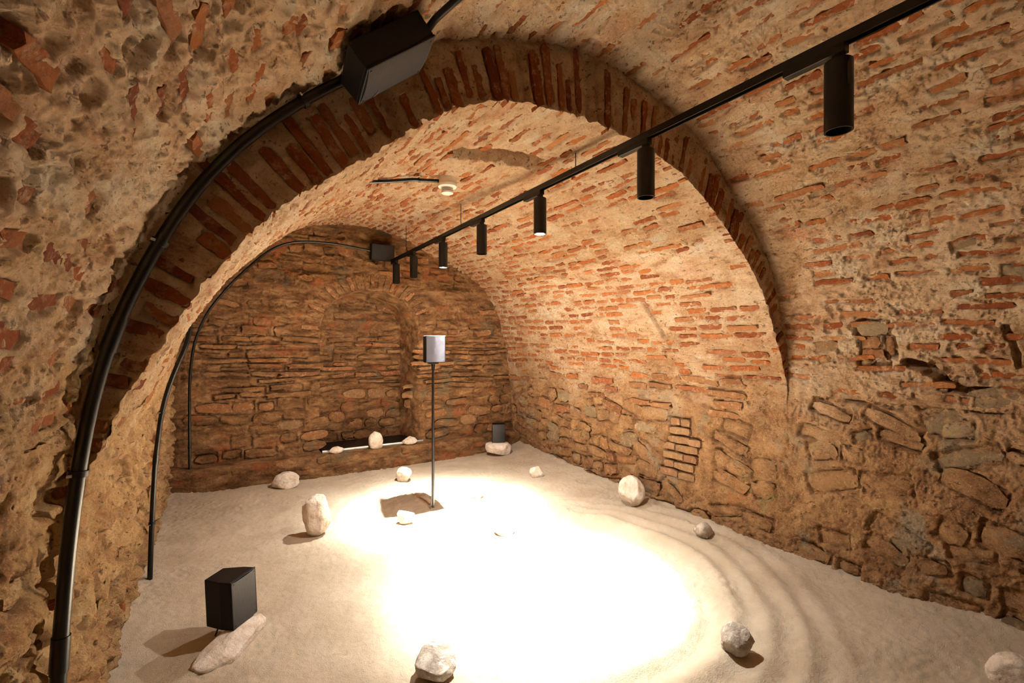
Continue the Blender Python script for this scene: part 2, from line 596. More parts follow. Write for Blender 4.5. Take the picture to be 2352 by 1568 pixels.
VAR = {}
for key, mat, bulge, irr, nx, ny in (('brick', M_BRICK, 0, .10, 5, 2), ('dull', M_BRICK_DULL, 0, .15, 5, 2), ('tan', M_BRICK_TAN, 0, .05, 4, 2),
                                     ('stone', M_STONE, .75, .08, 4, 3), ('ochre', M_STONE_OCHRE, .7, .10, 4, 3), ('grey', M_STONE_GREY, .8, .10, 4, 3),
                                     ('wall', M_WALL, .65, .12, 4, 3), ('backs', M_BACK, .6, .12, 4, 3), ('backb', M_BACK, 0, .14, 5, 2)):
    VAR[key] = [brick_mesh(('stone' if bulge else 'brick') + '_piece', mat, 100 + 7 * k + len(key), nx, ny, bulge, irr) for k in range(7)]
MAT_OF = dict(brick=M_BRICK, dull=M_BRICK_DULL, tan=M_BRICK_TAN, stone=M_STONE, ochre=M_STONE_OCHRE, grey=M_STONE_GREY, wall=M_WALL, backs=M_BACK, backb=M_BACK)
STONES = ('stone', 'ochre', 'grey', 'wall', 'backs')


class Surf:
    """a displaced masonry surface on an (s, t) grid with pieces set into it"""
    def __init__(self, name, P, N, s, t, mat):
        self.name, self.P, self.N, self.s, self.t, self.mat = name, P, N, s, t, mat
        self.cut = np.zeros(P.shape[:2], dtype=np.float32)
        self.J = (0.009 * fbm(P.reshape(-1, 3) * 22, 2)).reshape(P.shape[:2])
        self.pieces = []

    def local(self, s, t):
        i = int(np.clip(np.searchsorted(self.s, s), 1, len(self.s) - 2))
        j = int(np.clip(np.searchsorted(self.t, t), 1, len(self.t) - 2))
        Ts = self.P[i + 1, j] - self.P[i - 1, j]
        Tt = self.P[i, j + 1] - self.P[i, j - 1]
        return i, j, Ts / np.linalg.norm(Ts), Tt / np.linalg.norm(Tt)

    def piece(self, kind, s, t, L, W, off=0.0, e=0.02, rot=0.0, depth=0.05, groove=0.0):
        """L along t, W along s"""
        if not (self.s[0] < s < self.s[-1] and self.t[0] < t < self.t[-1]):
            return
        R = 0.5 * math.hypot(L, W) + 0.04
        i0, i1 = np.searchsorted(self.s, (s - R, s + R))
        j0, j1 = np.searchsorted(self.t, (t - R, t + R))
        if i1 > i0 and j1 > j0:
            ds = (self.s[i0:i1, None] - s)
            dt = (self.t[None, j0:j1] - t)
            c, sn = math.cos(rot), math.sin(rot)
            a = np.abs(dt * c + ds * sn) - L / 2
            b = np.abs(-dt * sn + ds * c) - W / 2
            d = np.hypot(np.maximum(a, 0), np.maximum(b, 0)) + np.minimum(np.maximum(a, b), 0) + self.J[i0:i1, j0:j1]
            m = e * sstep(0.006, -0.008, d)
            if groove:
                m = np.maximum(m, groove * np.exp(-((d - 0.004) / 0.012) ** 2))
            self.cut[i0:i1, j0:j1] = np.maximum(self.cut[i0:i1, j0:j1], m)
        self.pieces.append((kind, s, t, L, W, off, rot, depth))

    def finish(self, low, rough, limit=300, ceiling_parts=None):
        """low: broad undulation shared with the pieces; rough: mortar relief"""
        H = low + rough - self.cut
        self.D = self.P + self.N * H[..., None]
        n, m = self.P.shape[:2]
        me = mesh_np(self.name, self.D.reshape(-1, 3), grid_quads(n, m))
        self.obj = link(self.name, me, self.mat)
        tag(self.obj, kind='structure')
        order = []
        for q in self.pieces:
            i, j, Ts, Tt = self.local(q[1], q[2])
            p = self.P[i, j] + self.N[i, j] * (low[i, j] + q[5])
            dv = p - np.array([0, 0, CAM_H])
            dist = np.linalg.norm(dv)
            fwd = dv[0] * math.sin(YAW) + dv[1] * math.cos(YAW)
            right = dv[0] * math.cos(YAW) - dv[1] * math.sin(YAW)
            vis = fwd > 0.05 and abs(right / fwd) < 1.12 and abs(dv[2] / fwd) < 0.76
            cosv = abs(np.dot(dv / dist, self.N[i, j])) + 0.05
            size = q[3] * q[4] * cosv / dist ** 2 * (1 if vis else 1e-4)
            order.append((size, q, p, i, j, Ts, Tt))
        order.sort(key=lambda z: -z[0])
        rest = {}
        for k, (size, q, p, i, j, Ts, Tt) in enumerate(order):
            kind, s, t, L, W, off, rot, depth = q
            Nn = self.N[i, j] / np.linalg.norm(self.N[i, j])
            c, sn = math.cos(rot), math.sin(rot)
            x = Tt * c + Ts * sn
            x = x - Nn * x.dot(Nn)
            x /= np.linalg.norm(x)
            y = np.cross(Nn, x)
            A = np.column_stack([x * L, y * W, Nn * depth])
            var = VAR[kind][(k * 5 + int(s * 97)) % 7]
            if k < limit:
                M = Matrix(((*A[0], p[0]), (*A[1], p[1]), (*A[2], p[2]), (0, 0, 0, 1)))
                o = bpy.data.objects.new('stone' if kind in STONES else 'brick', var[0])
                COL.objects.link(o)
                o.parent = self.obj
                o.matrix_basis = M
            else:
                rest.setdefault(kind, []).append((var[1] @ A.T + p, var[2]))
        for kind, lst in rest.items():
            vs, qs, k = [], [], 0
            for v, q in lst:
                vs.append(v)
                qs.append(q + k)
                k += len(v)
            me = mesh_np('far_pieces', np.concatenate(vs), np.concatenate(qs), smooth=False)
            o = link('remaining_stones' if kind in STONES else 'remaining_bricks', me, MAT_OF[kind], self.obj)
            tag(o, kind='stuff')
        return self


def loft(name, base, v0, v1, ds, ys, mat):
    vm = np.linspace(v0, v1, 400)
    q = base(vm, np.full(400, 0.5 * (ys[0] + ys[-1])))
    L = np.concatenate([[0], np.cumsum(np.linalg.norm(np.diff(q, axis=0), axis=1))])
    n = max(3, int(L[-1] / ds) + 1)
    s = np.linspace(0, L[-1], n)
    v = np.interp(s, L, vm)
    V, Yg = np.meshgrid(v, ys, indexing='ij')
    P = base(V.ravel(), Yg.ravel()).reshape(n, len(ys), 3)
    e = 0.02
    Pa = base(np.clip(V + e, 0, 3).ravel(), Yg.ravel()).reshape(P.shape)
    Pb = base(np.clip(V - e, 0, 3).ravel(), Yg.ravel()).reshape(P.shape)
    Ts = Pa - Pb
    N = np.stack([Ts[..., 2], np.zeros_like(V), -Ts[..., 0]], -1)
    N /= np.linalg.norm(N, axis=-1, keepdims=True)
    S = Surf(name, P, N, s, np.asarray(ys), mat)
    S.v = v
    return S


def pts(S):
    return S.P.reshape(-1, 3)


def low_field(S, amp=0.022):
    return (amp * fbm(pts(S) * 1.9, 3)).reshape(S.P.shape[:2])


def mortar(S, mid=0.011, hi=0.007, pit=0.012, streak=0.5, bias=0.0, pit_scale=16.0):
    p = pts(S)
    q = p * np.array([1, streak, 1])
    r = mid * fbm(q * 10, 3, 0.55) + hi * fbm(q * 34 + 5, 3, 0.65)
    crag = np.abs(fbm(q * 17 + 11, 3, 0.6))
    r = r + mid * 0.9 * (0.25 - crag)
    if pit:
        ss = np.repeat(S.s, len(S.t)) * pit_scale
        tt = np.tile(S.t, len(S.s)) * pit_scale * streak * 1.3
        w = worley(ss, tt)
        pm = sstep(0.05, 0.35, fbm(p * 3.1 + 9, 2))
        r = r - pit * pm * sstep(0.42, 0.18, w)
        w2 = worley(ss * 3.1 + 40, tt * 3.1)
        pm2 = sstep(-.15, .3, fbm(p * 5.3 + 2, 2))
        r = r - 0.45 * pit * pm2 * sstep(0.45, 0.2, w2)
    return r.reshape(S.P.shape[:2]) + bias


def recess(off, e):
    ee = random.uniform(*e)
    if off == 'proud':
        return -ee + random.uniform(.008, .016), ee
    return (random.uniform(*off), ee) if off else (-ee + random.uniform(.003, .011), ee)


def courses(S, s0, s1, t0, t1, pitch, Lr, Wr, skip, kinds=('brick',), off=(-.004, .006), e=(.012, .024), gap=(.015, .05), rotj=.03, depth=.045, groove=0.0, wob=.012):
    s = s0
    while s < s1:
        t = t0 + random.uniform(0, Lr[1])
        while t < t1:
            L = random.uniform(*Lr)
            sk = skip(s, t + L / 2) if callable(skip) else skip
            if random.random() > sk:
                S.piece(random.choice(kinds), s + random.uniform(-wob, wob), t + L / 2, L, random.uniform(*Wr), *recess(off, e), random.gauss(0, rotj), depth, groove)
            t += L + random.uniform(*gap)
        s += pitch * random.uniform(0.9, 1.12)


# ---- y samples: fine where the camera looks
ys_near = np.concatenate([np.linspace(Y_FRONT, 0.0, 22)[:-1], np.linspace(0.0, Y_ARCH, 330)])
ys_near_wall = np.concatenate([ys_near, [Y_ARCH + .015, Y_ARCH + .03]])
ys_rear = np.concatenate([np.linspace(Y_ARCH, 3.2, 155)[:-1], np.linspace(3.2, Y_BACK + 0.03, 215)])

# ---- rear section
cr = loft('ceiling_rear', base_rear, .985, 2.03, 0.0095, ys_rear, M_WALL)
LC = cr.s[-1]
courses(cr, 0.02, LC - 0.02, Y_ARCH + 0.02, Y_BACK - 0.02, 0.068, (.10, .28), (.030, .044),
        lambda s, t: 0.20 + 0.35 * (perlin(np.array([[s * 1.1, t * 1.0, 3.3]]))[0] > 0.12), off=None, e=(.010, .022))
lo = low_field(cr)
# broken-out hollow near the crown
x, y = cr.P[..., 0], cr.P[..., 1]
jit = 0.05 * fbm(pts(cr) * 7, 3).reshape(x.shape)
hol = sstep(0.0, 0.025, 0.11 - np.abs(y - 2.42 + 0.25 * (x - 1.4)) + jit) * sstep(0.0, 0.04, 0.26 - np.abs(x - 1.36) + jit)
def s_right0(S, z, y):
    j = int(np.clip(np.searchsorted(S.t, y), 0, len(S.t) - 1))
    k = len(S.s) // 2
    return float(np.interp(-z, -S.P[k:, j, 2], S.s[k:]))
gs0, gs1 = s_right0(cr, 1.88, 2.80), s_right0(cr, 1.49, 2.64)
u_ = np.clip((cr.s[:, None] - gs0) / (gs1 - gs0), 0, 1)
slot = sstep(.03, .012, np.abs(cr.t[None, :] - (2.80 - .16 * u_)) + cr.J) * sstep(gs0 - .02, gs0 + .02, cr.s)[:, None] * sstep(gs1 + .02, gs1 - .02, cr.s)[:, None]
cr.finish(lo - 0.12 * hol - 0.035 * slot, mortar(cr, 0.014, 0.013, 0.014, 0.45, -0.001))

wlr = loft('wall_left_rear', base_rear, 0, 1, 0.0085, ys_rear, M_WALL)
courses(wlr, 0.1, wlr.s[-1], Y_ARCH + 0.05, Y_BACK - .05, 0.118, (.08, .24), (.05, .085), 0.45, ('wall', 'ochre', 'wall', 'wall', 'wall', 'wall', 'wall', 'brick'), off=(-.012, .012), e=(.012, .03), gap=(.02, .07), rotj=.1)


def left_relief(S):
    p = pts(S)
    z = p[:, 2] + 0.05 * fbm(p * np.array([1, 1.3, 2.5]), 2)
    k = z / 0.118
    saw = k - np.floor(k)
    q = np.stack([p[:, 0] * 0, p[:, 1] * 4.2, np.floor(k) * 3.7], 1)
    strength = 0.45 + 0.9 * sstep(-.35, .35, perlin(q))
    ledge = sstep(0.0, 0.16, saw) * (1 - 0.75 * sstep(0.3, 0.98, saw))       # ledge lip near the foot of each course, hollow above
    bite = sstep(0.08, 0.34, fbm(p * np.array([2, 6, 12]) + 31, 3))
    h = 0.075 * strength * (ledge - 0.6) - 0.075 * bite - 0.012 + 0.016 * fbm(p * np.array([3, 9, 13]), 3)
    return h.reshape(S.P.shape[:2]) * sstep(S.s[-1], S.s[-1] - .45, S.s)[:, None]


wlr.finish(low_field(wlr), mortar(wlr, 0.016, 0.012, 0.016, 0.8) + left_relief(wlr))

wrr = loft('wall_right_rear', base_rear, 2, 3, 0.0095, ys_rear, M_WALL)
Lr_ = wrr.s[-1]          # s runs from the springing (z 1.24) down to the foot


def s_of_z(S, z, y):
    j = int(np.searchsorted(S.t, y))
    return float(np.interp(-z, -S.P[:, min(j, len(S.t) - 1), 2], S.s))


def patch_free(s, t):
    return 1.0 if (2.38 < t < 2.92 and 0.28 < s < 0.95) else 0.25


courses(wrr, 0.02, 0.30, Y_ARCH + .03, Y_BACK - .05, 0.08, (.14, .34), (.035, .055), lambda s, t: max(.35, patch_free(s, t)), ('brick', 'dull', 'wall', 'dull'), e=(.012, .026), groove=.012)
courses(wrr, 0.34, 1.22, Y_ARCH + .09, Y_BACK - .05, 0.135, (.10, .30), (.07, .12), patch_free, ('wall', 'wall', 'stone', 'wall', 'wall', 'dull', 'wall', 'wall', 'wall', 'grey'), off=(-.006, .018), e=(.012, .026), gap=(.015, .05), rotj=.2, depth=.06, groove=.036, wob=.03)
# small infill of yellow bricks
zrow = 0.875
for r_, row in enumerate([[(2.70, .09), (2.60, .09)], [(2.66, .20)], [(2.675, .21), (2.51, .11)], [(2.76, .09), (2.60, .22)], [(2.735, .21), (2.56, .13)], [(2.78, .10), (2.63, .20)], [(2.775, .19), (2.60, .16)]]):
    for (yy, L) in row:
        wrr.piece('tan', s_of_z(wrr, zrow, yy), yy, L, .056, -.008, .045, 0.03, .04, groove=.042)
    zrow -= 0.074
wrr.cut *= sstep(Y_ARCH + .01, Y_ARCH + .07, wrr.t)[None, :]
wrr.finish(low_field(wrr, .03), mortar(wrr, 0.021, 0.013, 0.014, 0.8))

# ---- near section
cn = loft('ceiling_front', base_near, .985, 2.03, 0.0062, ys_near, M_WALL)
LN = cn.s[-1]
half = 0.5 * LN
courses(cn, 0.02, 1.75, 0.05, Y_ARCH - 0.03, 0.072, (.07, .19), (.026, .044), 0.40, e=(.010, .022), gap=(.02, .09), rotj=.16, off='proud', depth=.05)
courses(cn, 1.75, LN - 0.02, 0.05, Y_ARCH - 0.03, 0.066, (.08, .26), (.026, .040), 0.36, off=None, e=(.010, .020), gap=(.02, .08), rotj=.05)
def s_right(S, z, y):
    j = int(np.clip(np.searchsorted(S.t, y), 0, len(S.t) - 1))
    k = len(S.s) // 2
    return float(np.interp(-z, -S.P[k:, j, 2], S.s[k:]))


def gouge(S, path, width, depth):
    """ragged hollow along a polyline of (y, z) points"""
    q = [(s_right(S, z, y), y) for y, z in path]
    ss, tt = S.s[:, None], S.t[None, :]
    best = np.full(S.P.shape[:2], 9.0)
    for (s0, t0), (s1, t1) in zip(q[:-1], q[1:]):
        L2 = (s1 - s0) ** 2 + (t1 - t0) ** 2
        u = np.clip(((ss - s0) * (s1 - s0) + (tt - t0) * (t1 - t0)) / L2, 0, 1)
        best = np.minimum(best, np.hypot(ss - s0 - u * (s1 - s0), tt - t0 - u * (t1 - t0)))
    return depth * sstep(width, width * .45, best + 1.3 * S.J)


# small stopped-up putlog hole framed with stones
for kind, yy, zz_, L, W, o_, e_, rt in (('grey', 1.245, 1.625, .15, .075, .004, .02, .0), ('dull', 1.265, 1.545, .085, .075, -.022, .045, .05),
                                        ('dull', 1.25, 1.475, .12, .05, -.018, .045, -.08), ('stone', 1.17, 1.525, .035, .10, -.008, .04, .1), ('stone', 1.215, 1.415, .07, .04, -.018, .045, .0), ('ochre', 1.30, 1.42, .05, .04, -.018, .045, .0)):
    cn.piece(kind, s_right(cn, zz_, yy), yy, L, W, o_, e_, rt, .04, groove=.045)
for kind, yy, zz_, L, W, rt in (('stone', 1.50, 1.52, .13, .07, .1), ('ochre', 1.52, 1.44, .07, .05, .3), ('grey', .62, 1.86, .16, .10, -.1), ('grey', .80, 2.02, .12, .06, .2), ('grey', 1.30, 2.35, .14, .04, .2)):
    cn.piece(kind, s_right(cn, zz_, yy), yy, L, W, .0, .018, rt, .04)
crack = gouge(cn, [(1.10, 1.43), (1.02, 1.415), (.965, 1.37), (.935, 1.315)], .034, .10) + gouge(cn, [(.95, 1.335), (.86, 1.30), (.74, 1.305)], .026, .06)
crack = crack + gouge(cn, [(.70, 1.62), (.675, 1.50), (.665, 1.43)], .016, .04)
p = pts(cn)
sl = np.repeat(cn.s, len(cn.t)).reshape(cn.P.shape[:2])
amp = sstep(2.3, 1.2, sl)
extra = amp * (0.014 * fbm(p * 6 + 3, 3) + 0.013 * fbm(p * 21 + 8, 3, .6)).reshape(sl.shape)
cn.finish(low_field(cn) + extra * .25 - crack, mortar(cn, 0.014, 0.015, 0.018, 0.7, 0.003) + extra)

wln = loft('wall_left_front', base_near, 0, 1, 0.0065, ys_near_wall, M_WALL)
courses(wln, 0.1, wln.s[-1], 0.6, Y_ARCH - .02, 0.118, (.07, .2), (.05, .085), 0.45, ('wall', 'ochre', 'wall', 'wall', 'wall', 'wall', 'brick'), off=(-.012, .01), e=(.012, .03), gap=(.02, .07), rotj=.12)
wln.finish(low_field(wln), mortar(wln, 0.016, 0.012, 0.016, 0.8) + left_relief(wln))

wrn = loft('wall_right_front', base_near, 2, 3, 0.0085, ys_near_wall, M_WALL)
courses(wrn, 0.02, 1.2, 0.3, Y_ARCH - .22, 0.13, (.08, .28), (.05, .12), 0.40, ('wall', 'wall', 'wall', 'wall', 'stone', 'wall', 'grey', 'wall', 'wall'), off=(-.006, .018), e=(.012, .026), gap=(.02, .10), rotj=.25, depth=.06, groove=.030, wob=.03)
wrn.piece('grey', s_of_z(wrn, 1.13, .95), .95, .17, .10, .004, .02, .7, .05, .012)
wrn.cut *= sstep(Y_ARCH - .01, Y_ARCH - .07, wrn.t)[None, :]
wrn.finish(low_field(wrn, .03), mortar(wrn, 0.021, 0.013, 0.014, 0.8))

# ---- the stepped face of the arch between the two sections, stitched to both edges
vf = np.linspace(0.45, 2.0, 620)
def edge(S_list, col):
    V = np.concatenate([S.v[S.v >= (1 if k else 0)] for k, S in enumerate(S_list)])
    D = np.concatenate([S.D[S.v >= (1 if k else 0), int(np.argmin(np.abs(S.t - Y_ARCH)))] for k, S in enumerate(S_list)])
    o = np.argsort(V, kind='stable')
    return np.stack([np.interp(vf, V[o], D[o, c]) for c in range(3)], 1)
e_in = edge([wlr, cr], 0)
e_out = edge([wln, cn], -1)
ws = np.linspace(0, 1, 40)
Pf = e_in[:, None, :] * (1 - ws)[None, :, None] + e_out[:, None, :] * ws[None, :, None]
Nf = np.zeros_like(Pf)
Nf[..., 1] = -1
sf = np.concatenate([[0], np.cumsum(np.linalg.norm(np.diff(Pf[:, 20], axis=0), axis=1))])
wid = np.linalg.norm(e_out - e_in, axis=1)
fa = Surf('wall_arch_face', Pf, Nf, sf, ws, M_WALL)
# pieces: radial bricks; the face has its own (s, w) metric, so the cut is made per brick here
s = 0.15
while s < sf[-1] - 0.05:
    i = int(np.searchsorted(sf, s))
    wd = wid[i]
    if wd > 0.05:
        L = min(wd * random.uniform(.45, 1.0), .30)
        W = random.uniform(.030, .045)
        w_c = min(0.97, max(0.03, (L / 2 + random.choice((0.0, 0.0, 0.4)) * max(wd - L, 0)) / wd))
        ii0, ii1 = np.searchsorted(sf, (s - W, s + W))
        d = np.maximum(np.abs(sf[ii0:ii1, None] - s) - W / 2, np.abs(ws[None, :] - w_c) * wd - L / 2)
        fa.cut[ii0:ii1] = np.maximum(fa.cut[ii0:ii1], random.uniform(.008, .022) * sstep(.006, -.006, d))
        if random.random() < 0.82:
            fa.pieces.append(('brick', s, w_c, L, W, random.uniform(-.008, .006), random.gauss(0, .04), .05))
    s += random.uniform(.052, .078)
fade = np.minimum(1, np.minimum(ws, 1 - ws) / 0.10)[None, :]
lf = (0.012 * fbm(Pf.reshape(-1, 3) * 3, 2)).reshape(Pf.shape[:2]) * fade
rf = (0.010 * fbm(Pf.reshape(-1, 3) * 11, 3) + 0.005 * fbm(Pf.reshape(-1, 3) * 40, 3)).reshape(Pf.shape[:2]) * fade
fa.cut *= fade
fa.finish(lf, rf + 0.002 * fade)

# ---- back wall with the blind arched niche and the low plinth
xs = np.linspace(-.62, 3.62, 400)
zs = np.linspace(-.08, 3.02, 300)
Zg, Xg = np.meshgrid(zs, xs, indexing='ij')
pw = np.stack([Xg, np.full_like(Xg, Y_BACK), Zg], -1)
jit = (0.018 * fbm(pw.reshape(-1, 3) * 6, 3)).reshape(Xg.shape)
NX0, NX1, NZ0, NZS, NZT = 0.885, 2.02, 0.31, 1.66, 2.15
ell = np.hypot((Xg - (NX0 + NX1) / 2) / ((NX1 - NX0) / 2), np.maximum(Zg - NZS, 0) / (NZT - NZS))
nd = (1 - ell) * 0.5 + jit * .8                      # > 0 inside the niche
soft = np.where(Xg > 1.5, .10, .015)
inn = sstep(-soft * .3, soft, nd) * sstep(NZ0 - .006, NZ0 + .006, Zg)
plinth = sstep(NZ0 + 0.012 + jit * .6, NZ0 - 0.004 + jit * .6, Zg)
Yb = Y_BACK + 0.45 * inn - (0.15 + jit * .8) * plinth
pw[..., 1] = Yb
Nb = np.zeros_like(pw)
Nb[..., 1] = -1
wb = Surf('wall_back', pw, Nb, zs, xs, M_BACK)


def in_niche(s, t, m=0.0):
    e_ = math.hypot((t - (NX0 + NX1) / 2) / ((NX1 - NX0) / 2 + m), max(s - NZS, 0) / (NZT - NZS + m))
    return e_ < 1 and s > NZ0


def inside_profile(s, t):
    if s > 1.28:
        q = F_BACK(np.linspace(1, 2, 120))
        return s < np.interp(t, q[:, 0], q[:, 1]) - 0.01
    return -0.44 < t < 3.36


def back_skip(base_skip, where):
    def f(s, t):
        if not inside_profile(s, t):
            return 1.0
        inside = in_niche(s, t, -0.10)
        ring = in_niche(s, t, 0.17) and not inside
        if ring and s > NZS - .15:
            return 1.0
        if ring and (abs(t - NX0) < .1 or abs(t - NX1) < .12) and inside != (where == 'in'):
            return 1.0
        return base_skip if (inside == (where == 'in')) else 1.0
    return f


for where in ('out', 'in'):
    courses(wb, 0.38, 0.95, -.45, 3.4, 0.125, (.13, .30), (.08, .12), back_skip(.18, where), ('backs', 'stone', 'backs', 'backs', 'backs', 'backs'), off=(-.004, .018), e=(.012, .03), gap=(.02, .06), rotj=.09, depth=.06, groove=.034)
    courses(wb, 0.98, 1.62, -.45, 3.4, 0.072, (.14, .42), (.032, .048), back_skip(.16, where), ('backb', 'backb', 'dull', 'backb', 'backs', 'backb'), off=(-.006, .016), e=(.012, .028), gap=(.01, .05), rotj=.04, depth=.05, groove=.034)
    courses(wb, 1.66, 2.85, -.45, 3.4, 0.10, (.09, .26), (.045, .085), back_skip(.28, where), ('backb', 'backs', 'dull', 'backs', 'backs', 'backb'), off=(-.004, .016), e=(.012, .028), gap=(.02, .08), rotj=.12, depth=.05, groove=.016)
courses(wb, 0.03, 0.26, -.45, 3.4, 0.11, (.12, .3), (.05, .08), .6, ('backb', 'backs'), off=(-.008, .004), e=(.01, .02), gap=(.03, .12), rotj=.06, depth=.05, groove=.01)
# voussoirs round the niche head
for k in range(25):
    a = math.pi * (k + .5) / 25
    cx, rx, rz = (NX0 + NX1) / 2, (NX1 - NX0) / 2 + .11, (NZT - NZS) + .11
    wb.piece('backb' if k % 3 else 'dull', NZS + rz * math.sin(a), cx + rx * math.cos(a), random.uniform(.14, .19), .042, random.uniform(-.004, .008), .02, math.atan2(rz * math.sin(a), rx * math.cos(a)), .05, .012)
wb.finish((0.02 * fbm(pw.reshape(-1, 3) * 2.2, 3)).reshape(Xg.shape), mortar(wb, 0.014, 0.009, 0.012, 1.0))

# ---- the end behind the viewer and the ground slab
xs2 = np.linspace(-.6, 3.4, 60)
zs2 = np.linspace(-.05, 3.05, 46)
Z2, X2 = np.meshgrid(zs2, xs2, indexing='ij')
P2 = np.stack([X2, np.full_like(X2, Y_FRONT), Z2], -1)
P2[..., 1] += (0.03 * fbm(P2.reshape(-1, 3) * 3, 3)).reshape(X2.shape)
tag(link('wall_front', mesh_np('wall_front', P2.reshape(-1, 3), grid_quads(46, 60)), M_WALL), kind='structure')
fl = MB().box((-.7, Y_FRONT - .1, -.12), (3.7, 6.1, -.06)).build('floor', M_FLOOR)
tag(fl, kind='structure')

# ------------------------------------------------------------------ sand
def sand_z(x, y):
    x = np.asarray(x, dtype=np.float64)
    y = np.asarray(y, dtype=np.float64)
    p = np.stack([x.ravel(), y.ravel(), np.zeros(x.size)], 1)
    z = 0.05 + 0.045 * np.exp(-(x + .41) / .22) + 0.075 * np.exp(-(3.24 - x) / .33) + 0.02 * np.exp(-(5.45 - y) / .3)
    z = z + 0.07 * sstep(1.3, .4, y) * sstep(2.0, 3.2, x)
    r = np.hypot(x - 1.72, y - 2.4)
    th = np.arctan2(y - 2.4, x - 1.72)
    wob = 0.05 * fbm(p * 1.3, 2).reshape(x.shape)
    rr = r + wob
    right = sstep(-1.9, -1.2, th) * sstep(1.55, .9, th)
    front = sstep(-2.6, -2.0, th) * sstep(-.6, -1.2, th)
    z = z + right * 0.030 * (np.exp(-((rr - 1.06) / .055) ** 2) + .8 * np.exp(-((rr - 1.22) / .05) ** 2) + .85 * np.exp(-((rr - 1.38) / .05) ** 2) + .5 * np.exp(-((rr - 1.52) / .05) ** 2))
    z = z - right * 0.014 * np.exp(-((rr - .9) / .06) ** 2)
    z = z + front * 0.012 * np.cos(rr * 2 * math.pi / .17) * sstep(.6, .75, rr) * sstep(1.2, 1.0, rr)
    z = z + 0.125 * np.exp(-(((x - 2.28) / .24) ** 2 + ((y - 3.30) / .17) ** 2))
    z = z + 0.035 * np.exp(-(((x - 2.75) / .18) ** 2 + ((y - 2.95) / .14) ** 2))
    z = z + 0.03 * np.exp(-(((x - .2) / .5) ** 2 + ((y - 5.1) / .25) ** 2))
    r2 = np.hypot(x - 1.6, y - 4.0) + wob
    z = z + 0.010 * np.cos(r2 * 2 * math.pi / .16) * sstep(.42, .52, r2) * sstep(.95, .75, r2) * sstep(2.6, 3.0, y)
    z = z + (0.016 * fbm(p * 2.2 + 2, 3) + 0.006 * fbm(p * 11, 3)).reshape(x.shape)
    return z


sx = np.linspace(-.50, 3.50, 400)
sy = np.concatenate([np.linspace(Y_FRONT, 0.2, 40)[:-1], np.linspace(0.2, 5.58, 480)])
SX, SY = np.meshgrid(sx, sy, indexing='ij')
SZ = sand_z(SX, SY)
ps = np.stack([SX.ravel(), SY.ravel(), np.zeros(SX.size)], 1)
rough_zone = sstep(-.1, .35, fbm(ps * 1.1 + 4, 2))
SZ = SZ + ((0.005 + 0.011 * rough_zone) * fbm(ps * 30, 3, .6)).reshape(SZ.shape)
sand = link('sand', mesh_np('sand', np.stack([SX, SY, SZ], -1).reshape(-1, 3), grid_quads(len(sx), len(sy))), M_SAND)
tag(sand, 'coarse white sand heaped and raked in rings over the cellar floor', 'sand', kind='stuff')


def ground(x, y):
    return float(sand_z(np.array([x]), np.array([y]))[0])


# ------------------------------------------------------------------ rocks
def ico(sub):
    import bmesh
    bm = bmesh.new()
    bmesh.ops.create_icosphere(bm, subdivisions=sub, radius=1)
    v = np.array([q.co[:] for q in bm.verts], dtype=np.float64)
    f = np.array([[q.index for q in t.verts] for t in bm.faces])
    bm.free()
    return v, f


ICO = ico(5)


def rock(label, loc, size, seed, mat, rotz=0.0, cuts=5, tilt=(0, 0), sink=0.12, rough=0.10, flat=None):
    r = np.random.default_rng(seed)
    v = ICO[0].copy()
    d = v / np.linalg.norm(v, axis=1, keepdims=True)
    v = d * (1 + 0.22 * fbm(d * 0.9 + seed, 2)[:, None])
    for k in range(cuts):
        nrm = r.normal(size=3)
        nrm /= np.linalg.norm(nrm)
        if k == 0 and flat is not None:
            nrm = np.array(flat) / np.linalg.norm(flat)
        h = r.uniform(.62, .85) if (k or flat is None) else .48
        ex = v @ nrm - h
        v = v - np.outer(np.maximum(ex, 0) * .9, nrm)
    v = v * (1 + rough * fbm(d * 3.2 + seed * 1.7, 4, .6)[:, None])
    lo_, hi_ = v.min(0), v.max(0)
    v = (v - (lo_ + hi_) / 2) / (hi_ - lo_)
    v = v * np.array(size)
    R = Matrix.Rotation(rotz, 3, 'Z') @ Matrix.Rotation(tilt[0], 3, 'X') @ Matrix.Rotation(tilt[1], 3, 'Y')
    v = v @ np.array(R).T
    z0 = v[:, 2].min()
    v[:, 2] -= z0
    me = mesh_np('rock', v, tris=ICO[1])
    o = link('rock', me, mat)
    z = loc[2] if len(loc) > 2 else ground(loc[0], loc[1])
    o.location = (loc[0], loc[1], z - sink * (v[:, 2].max()))
    return tag(o, label, 'rock', 'loose rocks set out on the sand')


CR = -YAW   # turn that lines a rock's width up with the picture's width
rock('white low rounded rock at the foot of the back wall, left of the niche', (.50, 5.27), (.27, .19, .17), 3, M_ROCK_W, CR, 4)
rock('small white pointed rock behind the speaker stand, left of its pole', (1.62, 4.93), (.18, .14, .17), 5, M_ROCK_W, CR, 5)
rock('tall pale rock standing upright on the left of the lit sand', (.585, 3.90), (.22, .19, .345), 8, M_ROCK_W, CR, 3, (0, .08), .08, .07)
rock('flat broad pale rock carrying the small speaker in the far corner', (2.97, 5.26), (.34, .21, .17), 13, M_ROCK_W, CR, 6, (0, 0), .06, .06, (0, 0, 1))
rock('small white rock on the sand in front of the far right wall', (2.90, 4.28), (.165, .13, .12), 17, M_ROCK_W, CR, 6)
rock('large white lumpy rock leaning against the foot of the right wall', (3.06, 3.02), (.24, .20, .285), 22, M_ROCK_W, CR, 3, (0, 0), .08, .09)
rock('smallest white rock on the lit sand, right of the speaker stand', (2.05, 4.02), (.115, .10, .115), 25, M_ROCK_W, CR, 5)
